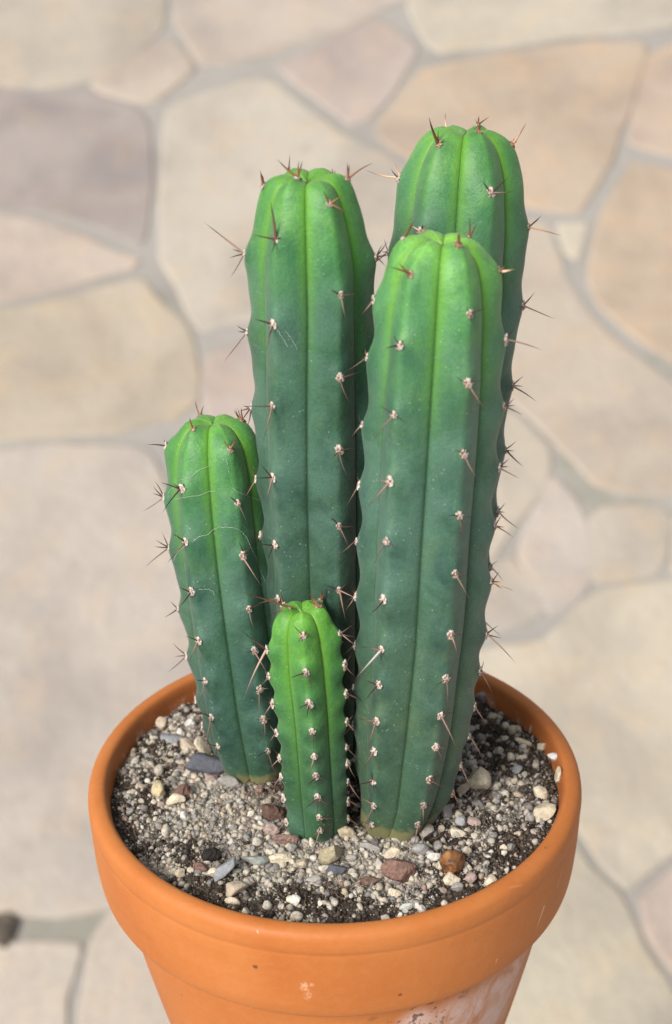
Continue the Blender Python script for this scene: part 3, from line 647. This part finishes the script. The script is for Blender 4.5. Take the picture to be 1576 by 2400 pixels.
def gsmooth(a, sig):
    k = np.arange(-int(3 * sig), int(3 * sig) + 1); w_ = np.exp(-.5 * (k / sig) ** 2); w_ /= w_.sum()
    p = len(k) // 2; b = np.concatenate([2 * a[0] - a[p:0:-1], a, 2 * a[-1] - a[-2:-p - 2:-1]])
    return np.convolve(b, w_, 'valid')
TT = np.array([0, .1, .2, .31, .42, .53, .64, .74, .83, .90, .95, .98, 1.])
def cactus(label, foot, lean, axis, dome, nrib, twist, ribs, spines, seed, tint, depth=.2, cork=0., bump=.04, wool=.12, spsc=1.0, back_gap=2.1):
    r = np.random.default_rng(seed)
    B = soil_px(*foot[:2]); n = np.array([0, 1, -lean])
    axis = sorted(axis, key=lambda a: -a[0])
    A = np.array([hit_plane(u, v, n, B) for v, u, h in axis]); zd = project(A)[1]
    Rr = np.array([a[2] for a in axis]) * zd / FPX
    d0 = A[0] - A[1]; d0 /= np.linalg.norm(d0)
    A = np.concatenate([[A[0] + d0 * 1.0], A]); Rr = np.concatenate([[Rr[0] * .9], Rr]); vv = np.array([axis[0][0] + 60] + [a[0] for a in axis])
    L = np.concatenate([[0], np.cumsum(np.linalg.norm(np.diff(A, axis=0), axis=1))])
    S = np.arange(0, L[-1], .065); S = np.append(S, L[-1])
    C = np.stack([gsmooth(np.interp(S, L, A[:, k]), 9) for k in range(3)], -1); Rs = gsmooth(np.interp(S, L, Rr), 9); Vv = np.interp(S, L, vv)
    T = C[-1] - C[-12]; T /= np.linalg.norm(T)
    Rt = Rs[-1]
    # dome
    D = np.array([(0, 1.0)] + dome); m = 60; tt = np.linspace(0, len(D) - 1, m); hh = gsmooth(np.interp(tt, np.arange(len(D)), D[:, 0]), 3.2); rq = gsmooth(np.interp(tt, np.arange(len(D)), D[:, 1]), 3.2)
    hh -= hh[0]; rq *= 1 / rq[0]; rq = np.maximum(rq, .015); rq[-1] = .012
    C = np.concatenate([C, C[-1] + np.outer(hh[1:] * Rt, T)]); nb = len(Rs)
    prof_r = np.concatenate([Rs, rq[1:] * Rt]); Vv = np.concatenate([Vv, np.full(m - 1, Vv[-1])])
    prof_h = np.concatenate([S, S[-1] + hh[1:] * Rt]); N = len(prof_r)
    wj = np.exp(-((np.arange(N) - nb) / 16.) ** 2); prof_r = prof_r + wj * (gsmooth(prof_r, 7) - prof_r); prof_h = prof_h + wj * (gsmooth(prof_h, 7) - prof_h)
    C = C + wj[:, None] * (np.stack([gsmooth(C[:, k], 7) for k in range(3)], -1) - C)
    dr, dh = np.gradient(prof_r), np.gradient(prof_h); nl = np.hypot(dr, dh) + 1e-9; nr_, nh_ = dh / nl, -dr / nl
    bl = np.clip((np.arange(N) - nb + 20) / 40., 0, 1); bl = bl * bl * (3 - 2 * bl); nr_ = 1 + (nr_ - 1) * bl; nh_ = nh_ * bl
    Tt = np.gradient(C[:nb], axis=0); Tt /= np.linalg.norm(Tt, axis=1)[:, None]; Tt = np.concatenate([Tt, np.tile(T, (m - 1, 1))])
    Xr = CR - Tt * (Tt @ CR)[:, None]; Xr /= np.linalg.norm(Xr, axis=1)[:, None]; Yf = np.cross(Xr, Tt)   # Yf points to the camera side
    if Yf[0] @ CF > 0: Yf = -Yf
    tw = np.interp(-Vv, [-t[0] for t in sorted(twist, reverse=True)], [t[1] for t in sorted(twist, reverse=True)])
    tw = np.radians(gsmooth(tw, 9)); step = 2 * math.pi / nrib
    # fraction along the stem: 0 = base, 1 = apex
    arc = np.concatenate([[0], np.cumsum(np.hypot(np.diff(prof_r), np.diff(prof_h)))]); fromtop = arc[-1] - arc
    Rm = Rs[len(Rs) // 2]
    dep = depth * np.interp(arc, [0, 3, 8, arc[-1] - 1.5 * Rt, arc[-1]], [.6, .8, 1, .95, .62])
    Rloc = np.where(np.arange(N) < nb, prof_r, .74 * prof_r + .26 * Rt)
    def point(i, ph, off):           # i index array, ph angle, off = displacement along profile normal
        rad = prof_r[i] + off * nr_[i]; up = off * nh_[i]
        return C[i] + Tt[i] * up[:, None] + (Xr[i] * np.sin(ph)[:, None] + Yf[i] * np.cos(ph)[:, None]) * rad[:, None]
    ar = {}; ids = np.arange(N)
    for k in range(nrib):
        vs = ribs.get(k)
        P = point(ids, tw + step * k, np.zeros(N)); pv = project(P)[0][:, 1]
        vis = ids > 14
        L_ = []
        if vs:
            top_i = np.argmin(np.where(vis, pv, 1e9))
            for v in vs:
                e = np.abs(pv - v) + np.where(vis & (ids <= top_i + 2), 0, 1e6); L_.append(int(np.argmin(e)))
        else:
            a0 = arc[-1] - .6 * Rt - r.uniform(0, .6)
            while a0 > 1.3: L_.append(int(np.argmin(np.abs(arc - a0)))); a0 -= back_gap * r.uniform(.85, 1.15) * np.interp(a0, [0, arc[-1]], [.62, 1.05])
        ar[k] = sorted(set(L_))
    # surface
    cols, tcol = [], []
    for k in range(nrib):
        for t in TT: cols.append((k, t)); tcol.append(t)
        for t in TT[-2:0:-1]: cols.append((k + 1, -t)); tcol.append(t)
    nc = len(cols); V = np.empty((N, nc, 3)); G = np.empty((N, nc)); SM = np.empty((N, nc)); smud = {}
    crest_off = {}
    for k in range(nrib):
        o = np.zeros(N)
        for a in ar[k]:
            da = arc - arc[a]; gp = .62 * Rm * .5
            fade = min(1., prof_r[a] / Rt + .1)
            o += bump * Rm * fade * (1.25 * np.exp(-((da + .06) / (gp * .75)) ** 2) - .75 * np.exp(-((da - gp * 1.05) / (gp * .7)) ** 2))
        crest_off[k] = gsmooth(o, 2)
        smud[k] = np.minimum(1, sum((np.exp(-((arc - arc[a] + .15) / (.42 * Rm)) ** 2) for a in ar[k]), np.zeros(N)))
    for ci, (k, t) in enumerate(cols):
        kk = k % nrib; ta = abs(t)
        g = .85 * ta ** 1.12 + .15 * ta ** 2.2
        off = -dep * Rloc * g + crest_off[kk] * math.exp(-(ta / .42) ** 2)
        off -= .022 * Rloc * math.exp(-((1 - ta) / .055) ** 2)
        ph = tw + step * (k + t * .5)
        P = point(ids, ph, off)
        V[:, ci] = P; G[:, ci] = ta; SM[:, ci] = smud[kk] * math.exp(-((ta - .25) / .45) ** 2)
    nzv = vnoise(V * .9, seed); ctr = C[:, None]; V = V + (V - ctr) * (.012 * nzv)[..., None]
    i, j = np.meshgrid(np.arange(N - 1), np.arange(nc), indexing='ij'); j2 = (j + 1) % nc
    F = np.stack([i * nc + j, i * nc + j2, (i + 1) * nc + j2, (i + 1) * nc + j], -1).reshape(-1, 4)
    root = top('cactus', None, B, label, 'cactus', 'columnar cacti growing in the terracotta pot')
    agev = np.clip(fromtop / max(arc[-1] - 1.0, 1), 0, 1); agev = np.clip(fromtop / 15.0, 0, 1) if arc[-1] > 9 else np.clip(fromtop / 5.6, 0, 1)
    zc = V[..., 2] - soil_z(V[..., 0], V[..., 1])
    ck = np.clip(1 - (zc + .12 * vnoise(V * 2.2, 3)) / max(cork, .01), 0, 1) if cork > 0 else zc * 0
    Vl = V.reshape(-1, 3)
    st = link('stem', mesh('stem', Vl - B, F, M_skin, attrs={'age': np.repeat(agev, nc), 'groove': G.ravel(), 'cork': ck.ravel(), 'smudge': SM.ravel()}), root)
    st.color = (*tint, 1)
    bvh = BVHTree.FromPolygons([tuple(p) for p in Vl], [tuple(f) for f in F])
    # areoles and spines
    AR = []
    for k in range(nrib):
        for a in ar[k]:
            ia = np.array([a]); ph = tw[ia] + step * k
            p = point(ia, ph, crest_off[k][ia])[0]
            rad = Xr[a] * math.sin(ph[0]) + Yf[a] * math.cos(ph[0]); nn = rad * nr_[a] + Tt[a] * nh_[a]
            if a < nb: nn = nn + .18 * Tt[a]
            nn /= np.linalg.norm(nn); AR.append((k, a, p, nn, Tt[a], fromtop[a]))
    pj = np.array([project(x[2])[0] for x in AR]); man = {}
    for (u, v, tips) in spines:
        e = np.hypot(pj[:, 0] - u, pj[:, 1] - v) + np.array([0 if x[3] @ CF < .45 else 300 for x in AR])
        q = int(np.argmin(e)); man.setdefault(q, []).extend((tu - u, tv - v, *rest) for tu, tv, *rest in tips)
    for q, (k, a, p, nn, up, ft) in enumerate(AR):
        if soil_z(p[0], p[1]) > p[2] - .05: continue
        yng = ft < 1.15 * Rt
        up2 = up - nn * (up @ nn); up2 /= np.linalg.norm(up2) + 1e-9; sd_ = np.cross(up2, nn)
        fr = Matrix(((sd_[0], up2[0], nn[0]), (sd_[1], up2[1], nn[1]), (sd_[2], up2[2], nn[2]))).to_4x4()
        ao = link('areole', wool_me[r.integers(5)], root)
        sz = wool * r.uniform(.85, 1.2) * (.85 if yng else 1)
        ao.matrix_basis = Matrix.Translation(Vector((p - B - nn * sz * .12) * .01)) @ fr @ Matrix.Diagonal((sz * .0088, sz * .0108, sz * .0088, 1))
        kw = r.uniform(.85, 1.08); ao.color = (*[x * kw for x in (WOOL_YNG if yng and r.random() < .6 else WOOL_OLD)], 1)
        inv = ao.matrix_basis.inverted()
        L_ = []
        if q in man:
            zq = project(p)[1]
            for (du, dv, *rest) in man[q]:
                ln = math.hypot(du, dv); kz = np.clip(-(nn @ CF), -.2, .85)
                vec = (CR * du - CU * dv + CF * (-kz * ln * .75)) * zq / FPX
                L_.append((vec, rest[0] if rest else .030, rest[1] if len(rest) > 1 else (SP_YNG if yng else (SP_DK if ln < 45 else SP_OLD))))
        elif yng:
            for _ in range(r.integers(2, 4)):
                d = nn * r.uniform(.25, .7) + up2 * r.uniform(.5, 1.) + sd_ * r.uniform(-.45, .45)
                L_.append((d / np.linalg.norm(d) * r.uniform(.3, .6) * spsc, r.uniform(.032, .045), SP_YNG))
        else:
            d = nn * r.uniform(.35, .75) - up2 * r.uniform(.6, 1.) + sd_ * r.uniform(-.4, .4)
            L_.append((d / np.linalg.norm(d) * r.uniform(.55, 1.0) * spsc, r.uniform(.024, .034), SP_OLD))
            for sg in (-1, 1):
                if r.random() < .85:
                    d = nn * r.uniform(.2, .6) + sd_ * sg * r.uniform(.7, 1.) + up2 * r.uniform(-.25, .45)
                    L_.append((d / np.linalg.norm(d) * r.uniform(.25, .55) * spsc, r.uniform(.018, .027), SP_DK if r.random() < .6 else SP_OLD))
            if r.random() < .45:
                d = nn * .6 + up2 * r.uniform(.3, .9) + sd_ * r.uniform(-.6, .6)
                L_.append((d / np.linalg.norm(d) * r.uniform(.2, .4) * spsc, .02, SP_DK))
        for (vec, rd, cc) in L_:
            ln = float(np.linalg.norm(vec)); vec = vec / ln
            ratio = round(min(.2, max(.016, rd * .84 / ln)) / .008) * .008
            so_ = link('spine', spine_mesh(int(r.integers(5)), ratio), ao)
            zq_ = Vector(vec).to_track_quat('Z', 'Y').to_matrix().to_4x4() @ Matrix.Rotation(r.uniform(0, 6.28), 4, 'Z')
            st_ = p - B + vec * .02 + (sd_ * r.uniform(-.35, .35) + up2 * r.uniform(-.35, .35)) * sz * .6
            so_.matrix_basis = inv @ (Matrix.Translation(Vector(st_ * .01)) @ zq_ @ Matrix.Diagonal((ln * .01, ln * .01, ln * .01, 1)))
            kw = r.uniform(.8, 1.25); so_.color = (*[min(1, x * kw) for x in cc], 1)
    return root, bvh, B

PALE = (.62, .44, .30)
c1 = cactus('shorter leftmost cactus column leaning left, with silk threads across it', FEET_PX[0], .10,
 [(1795, 603, 88), (1760, 598, 100), (1684, 586, 113), (1620, 574, 117), (1545, 563, 119), (1430, 545, 121), (1301, 526, 123), (1171, 513, 124), (1110, 508, 121)],
 [(0.215, .985), (0.430, .95), (0.645, .88), (0.843, .77), (0.998, .63), (1.101, .48), (1.127, .34), (1.092, .2), (1.032, .08), (0.998, .01)], 6,
 [(1000, -35), (1300, -35), (1684, -38), (1800, -38)],
 {0: [1008, 1142, 1267, 1384, 1499, 1595, 1677, 1748], 1: [1054, 1179, 1302, 1425, 1524, 1614, 1684, 1758], 5: [1048, 1166, 1284, 1428, 1537, 1640, 1700], 2: [990, 1122, 1256, 1380, 1490, 1590, 1680]},
 [(466, 1008, [(459, 984, .04)]), (401, 1050, [(359, 1046), (397, 1035)]), (388, 1165, [(367, 1129), (363, 1141), (362, 1157), (336, 1194)]), (399, 1282, [(380, 1250), (368, 1266), (365, 1279), (341, 1324)]),
  (419, 1426, [(399, 1410), (385, 1444)]), (436, 1536, [(401, 1511), (408, 1538), (389, 1571)]), (438, 1142, [(392, 1129, .032, SP_DK), (418, 1131), (392, 1194, .036, SP_DK)]), (447, 1267, [(418, 1251), (406, 1311, .036)]),
  (463, 1384, [(436, 1374), (436, 1416)]), (488, 1499, [(457, 1487), (463, 1543, .034)]), (511, 1595, [(494, 1593), (497, 1643)]), (541, 1053, [(527, 1032, .038), (560, 1029, .038), (557, 1056)]),
  (559, 1179, [(540, 1166), (576, 1221, .032), (575, 1160)]), (576, 1302, [(565, 1274), (624, 1363, .034), (605, 1272, .03)]), (471, 978, [(460, 942, .045), (479, 955, .04)]), (546, 987, [(547, 960, .05)]),
  (520, 1677, [(512, 1745, .038), (490, 1664)]), (543, 1748, [(534, 1792), (527, 1744)])],
 41, (.95, .97, 1.0), depth=.2, cork=.7, bump=.06)
c2 = cactus('tall left centre cactus column behind the smallest one', FEET_PX[1], -.05,
 [(1785, 768, 90), (1700, 765, 112), (1500, 760, 132), (1336, 757, 139), (1208, 753, 146), (1100, 748, 148), (946, 742, 150), (820, 736, 149), (690, 730, 148), (600, 727, 150)],
 [(0.242, .97), (0.473, .91), (0.792, .81), (1.100, .68), (1.276, .56), (1.342, .42), (1.320, .28), (1.265, .15), (1.210, .06), (1.188, .01)], 6,
 [(400, -31), (690, -33), (946, -40), (1208, -44), (1500, -46), (1800, -46)],
 {0: [409, 556, 758, 946, 1117, 1272, 1400, 1500], 1: [482, 691, 882, 1054, 1230, 1381, 1500], 2: [423, 604, 790, 960, 1120, 1270], 5: [440, 593, 775, 952, 1122, 1256, 1371, 1455]},
 [(655, 406, [(610, 364, .045), (658, 369, .04), (667, 370, .045)]), (743, 404, [(740, 382, .04), (747, 388)]), (815, 420, [(816, 384, .045), (822, 390, .035), (872, 386, .035)]),
  (570, 593, [(473, 527, .04), (543, 586), (535, 601), (533, 647, .033)]), (648, 556, [(635, 478, .062), (597, 551, .036), (637, 591), (663, 555)]), (799, 482, [(784, 457, .036), (837, 503, .036), (834, 466, .03)]),
  (880, 604, [(908, 570), (898, 578), (911, 601), (900, 625)]), (797, 692, [(775, 682), (840, 690), (811, 751, .034)]), (577, 775, [(554, 763), (556, 774), (520, 838, .03)]), (641, 758, [(602, 751), (625, 815), (630, 790)]),
  (642, 946, [(597, 948), (625, 1030, .034)]), (648, 1117, [(617, 1088), (613, 1120), (634, 1180, .034)]), (643, 1272, [(614, 1270), (628, 1305)]), (647, 1400, [(590, 1414), (664, 1430)]),
  (802, 882, [(845, 872), (826, 934, .036)]), (793, 1054, [(829, 1052), (813, 1110, .034), (779, 1066)]), (784, 1230, [(762, 1212), (820, 1230), (802, 1273, .033)]), (786, 1381, [(757, 1373), (813, 1357), (834, 1402, .033), (794, 1445, .033)]),
  (590, 952, [(563, 958), (572, 948), (562, 986, .03), (578, 995)]), (601, 1122, [(585, 1085), (567, 1172, .036)]), (621, 1371, [(612, 1400), (600, 1420)])],
 42, (1.0, 1.0, 1.0), depth=.21, bump=.048)
c3 = cactus('big front right cactus column with a corky foot, nearest the camera', FEET_PX[2], .02,
 [(1935, 921, 76), (1900, 933, 90), (1860, 947, 104), (1764, 956, 125), (1668, 968, 137), (1560, 978, 142), (1460, 988, 149), (1341, 993, 153), (1210, 999, 154), (1070, 1009, 157), (950, 1016, 158), (820, 1024, 155), (735, 1029, 151)],
 [(0.414, .965), (0.736, .88), (0.966, .77), (1.115, .64), (1.208, .5), (1.242, .36), (1.219, .22), (1.150, .1), (1.104, .01)], 6,
 [(560, -36), (1000, -37), (1210, -37), (1700, -40), (1940, -42)],
 {0: [642, 806, 971, 1124, 1267, 1400, 1522, 1603, 1689, 1760, 1830, 1886, 1930], 1: [577, 733, 897, 1062, 1207, 1344, 1487, 1586, 1674, 1747, 1823, 1886, 1930], 2: [639, 793, 952, 1097, 1233, 1360, 1486, 1572, 1655, 1725, 1795, 1858], 5: [560, 700, 840, 998, 1137, 1270, 1397, 1510, 1610, 1700, 1780]},
 [(962, 642, [(914, 631, .042), (936, 622, .042)]), (991, 554, [(995, 540, .04)]), (1072, 553, [(1073, 526, .05)]), (1064, 575, [(1064, 556, .042)]), (1164, 639, [(1197, 633, .04, PALE), (1176, 628)]),
  (1176, 792, [(1195, 768), (1258, 814, .032)]), (1175, 952, [(1199, 933), (1199, 950), (1218, 969, .03)]), (1159, 1097, [(1180, 1081), (1178, 1097), (1203, 1117, .03)]), (1150, 1233, [(1166, 1212), (1171, 1235), (1193, 1256, .03)]),
  (1146, 1360, [(1165, 1337), (1167, 1361), (1197, 1377, .034, PALE), (1169, 1377)]), (1135, 1484, [(1163, 1464), (1171, 1490), (1207, 1544, .036)]), (1097, 733, [(1088, 722), (1130, 725), (1096, 752)]), (936, 808, [(922, 790), (905, 816), (945, 800)]),
  (1059, 1487, [(1087, 1483), (1075, 1531, .036)]), (1031, 1674, [(1058, 1667), (1066, 1745, .042)]), (1018, 1747, [(1051, 1749), (1034, 1786, .034)]), (876, 1689, [(828, 1677, .032), (853, 1748, .036)]), (888, 1522, [(840, 1514), (826, 1582, .045, (.5, .45, .45)), (889, 1545)]),
  (885, 1603, [(857, 1592), (858, 1633, .03)]), (877, 1760, [(845, 1795, .032)]), (870, 1830, [(832, 1834, .034), (865, 1802), (872, 1855)]), (1010, 1823, [(1042, 1836, .034), (1011, 1855), (1035, 1811)]), (895, 1400, [(863, 1427, .034)])],
 43, (1.36, 1.22, 1.20), depth=.21, cork=1.0, bump=.046)
c4 = cactus('tallest cactus column at the back right', FEET_PX[3], .10,
 [(1715, 962, 96), (1600, 972, 120), (1500, 985, 130), (1350, 1003, 138), (1195, 1020, 141), (1050, 1034, 145), (955, 1042, 147), (860, 1050, 150), (700, 1066, 157), (590, 1073, 158), (530, 1077, 157)],
 [(0.210, .985), (0.420, .965), (0.756, .91), (1.029, .81), (1.260, .67), (1.407, .51), (1.460, .37), (1.439, .23), (1.386, .1), (1.355, .01)], 6,
 [(300, -38), (560, -38), (900, -36), (1300, -36)],
 {0: [337, 543, 720, 900], 1: [310, 452, 640, 800], 2: [343, 534, 716, 902, 1054, 1196, 1330, 1450, 1560], 5: [414, 590, 770], 3: [295, 390]},
 [(1026, 337, [(999, 286, .065), (1023, 311, .04), (1037, 329)]), (1056, 294, [(1052, 254, .05, PALE)]), (1188, 343, [(1222, 299, .05, (.42, .24, .17)), (1192, 330, .04)]), (1216, 390, [(1226, 384, .03)]),
  (935, 414, [(856, 395, .042, PALE), (917, 394, .035), (925, 383, .035, PALE)]), (1140, 452, [(1120, 430, .04, SP_DK), (1174, 427, .038, SP_DK), (1188, 456, .034, SP_OLD)]), (1235, 537, [(1266, 514, .034), (1258, 522), (1311, 556, .036, PALE)]),
  (972, 545, [(941, 534, .034, PALE), (978, 532, .036)]), (1225, 716, [(1252, 689), (1245, 697), (1298, 743, .034)]), (1201, 902, [(1227, 883), (1225, 903), (1258, 933, .034)]), (1178, 1054, [(1204, 1036), (1200, 1055), (1222, 1090, .034)]), (1158, 1196, [(1176, 1176), (1173, 1197), (1207, 1231, .034)])],
 44, (.98, .97, 1.02), depth=.21, bump=.036)
c5 = cactus('smallest bright green cactus column in front', FEET_PX[4], .04,
 [(1940, 743, 70), (1900, 742, 72), (1860, 739, 75), (1800, 735, 77), (1700, 730, 81), (1627, 726, 85), (1572, 719, 88), (1525, 716, 90)],
 [(0.354, .985), (0.649, .93), (0.920, .84), (1.133, .72), (1.263, .58), (1.322, .44), (1.322, .3), (1.251, .16), (1.180, .06), (1.156, .01)], 5,
 [(1400, 0), (1575, 2), (1860, 7), (1950, 9)],
 {0: [1489, 1575, 1646, 1710, 1769, 1815, 1868, 1914, 1945], 1: [1424, 1486, 1557, 1624, 1690, 1750, 1790, 1835, 1878, 1920], 4: [1424, 1521, 1582, 1650, 1715, 1775, 1818, 1870, 1925]},
 [(713, 1489, [(688, 1466), (731, 1482), (702, 1503)]), (716, 1575, [(683, 1584), (732, 1603)]), (723, 1646, [(697, 1655), (720, 1676, .026)]), (731, 1710, [(731, 1748, .024)]), (743, 1815, [(727, 1828), (765, 1822)]), (748, 1868, [(716, 1890), (784, 1884, .026), (750, 1906, .028)]), (751, 1914, [(790, 1912), (773, 1940)]),
  (625, 1454, [(518, 1410, .036), (580, 1471, .03)]), (627, 1521, [(566, 1482, .032, SP_DK), (587, 1503, .03, SP_DK), (560, 1628, .045, (.36, .24, .2))]), (803, 1486, [(833, 1466), (838, 1491), (845, 1514, .03)])],
 45, (.95, 1.0, .60), depth=.25, cork=.0, bump=.10, wool=.12, spsc=.8, back_gap=1.1)

# ------------------------------------------------------------------ silk threads and rootlets
s = NT('silk'); M_silk = s.out((.62, .66, .60), .6, .3)
def silk(paths, hit, label):
    VV, FF = [], []; off = 0; B = hit[2]
    for P in paths:
        P = np.array(P, float); q = np.linspace(0, len(P) - 1, len(P) * 7); uu = np.interp(q, np.arange(len(P)), P[:, 0]); vv = np.interp(q, np.arange(len(P)), P[:, 1])
        uu = gsmooth(uu, 2.2) + rng.normal(0, .7, len(q)); vv = gsmooth(vv, 2.2) + rng.normal(0, .7, len(q)); pts = []; last = None
        for u, v in zip(uu, vv):
            d = ray(u, v); h = hit[1].ray_cast(Vector(CAMP), Vector(d).normalized())
            if h[0] is not None: t = h[3] / np.linalg.norm(d); last = t if last is None else last + np.clip(t - last, -.5, .12)
            if last is not None: pts.append(CAMP + d * (last - .03))
        if len(pts) > 4:
            V, F = tube(pts, .0050, 4); VV.append(V - B); FF.append(F + off); off += len(V)
    top('silk_thread', mesh('silk_thread', np.concatenate(VV), np.concatenate(FF), M_silk), B, label, 'silk thread')
silk([[(452, 1268), (470, 1256), (488, 1254), (500, 1241), (514, 1235), (540, 1235), (557, 1240), (572, 1250), (582, 1266), (592, 1290), (603, 1312), (612, 1340), (622, 1362)]], c1, 'long white silk thread arching across the left cactus')
silk([[(411, 1170), (430, 1166), (455, 1163), (472, 1160), (488, 1153), (508, 1150)], [(545, 1144), (565, 1157), (585, 1164), (608, 1172)]], c1, 'pale silk thread running sideways below the left cactus crown')
silk([[(420, 1126), (445, 1120), (457, 1110), (470, 1100), (490, 1092)], [(393, 1170), (396, 1150), (410, 1142), (425, 1139)], [(530, 1075), (536, 1092), (538, 1110)], [(493, 1100), (492, 1085), (497, 1070)]], c1, 'short broken silk wisps on the upper part of the left cactus')
silk([[(408, 1315), (412, 1300), (425, 1286), (440, 1276)], [(466, 1382), (485, 1381), (500, 1385), (503, 1395)]], c1, 'short silk wisps beside the spines at mid height of left cactus')
silk([[(645, 766), (655, 780), (665, 795), (675, 812)], [(668, 775), (682, 788), (690, 805), (698, 818)]], c2, 'faint silk wisps beside the upper left areole of tall left cactus')
r = np.random.default_rng(77); VV, FF, CC = [], [], []; off = 0
for k in range(46):
    p = soil_px(r.normal(628, 30), r.normal(1878, 26)); b = r.random() * 6.28; L_ = r.uniform(.3, .9); t = np.linspace(-.5, .5, 9)
    wv = np.sin(t * r.uniform(3, 8) + r.random() * 6) * .12 * L_
    P = np.stack([p[0] + t * L_ * math.cos(b) + wv * math.sin(b), p[1] + t * L_ * math.sin(b) - wv * math.cos(b), p[2] + .06 + r.uniform(0, .28) * (1 - (2 * t) ** 2)], -1)
    V, F = tube(P, r.uniform(.006, .011), 4); VV.append(V); FF.append(F + off); off += len(V); CC.append(np.tile(np.array([(.20, .13, .09), (.12, .075, .05), (.34, .25, .18)][r.integers(3)]), (len(V), 1)))
top('root_fibres', mesh('root_fibres', np.concatenate(VV), np.concatenate(FF), M_peb, colattr=np.concatenate(CC)), (0, 0, 0), 'tangle of thin brown rootlets beside the left cactus foot', kind='stuff')
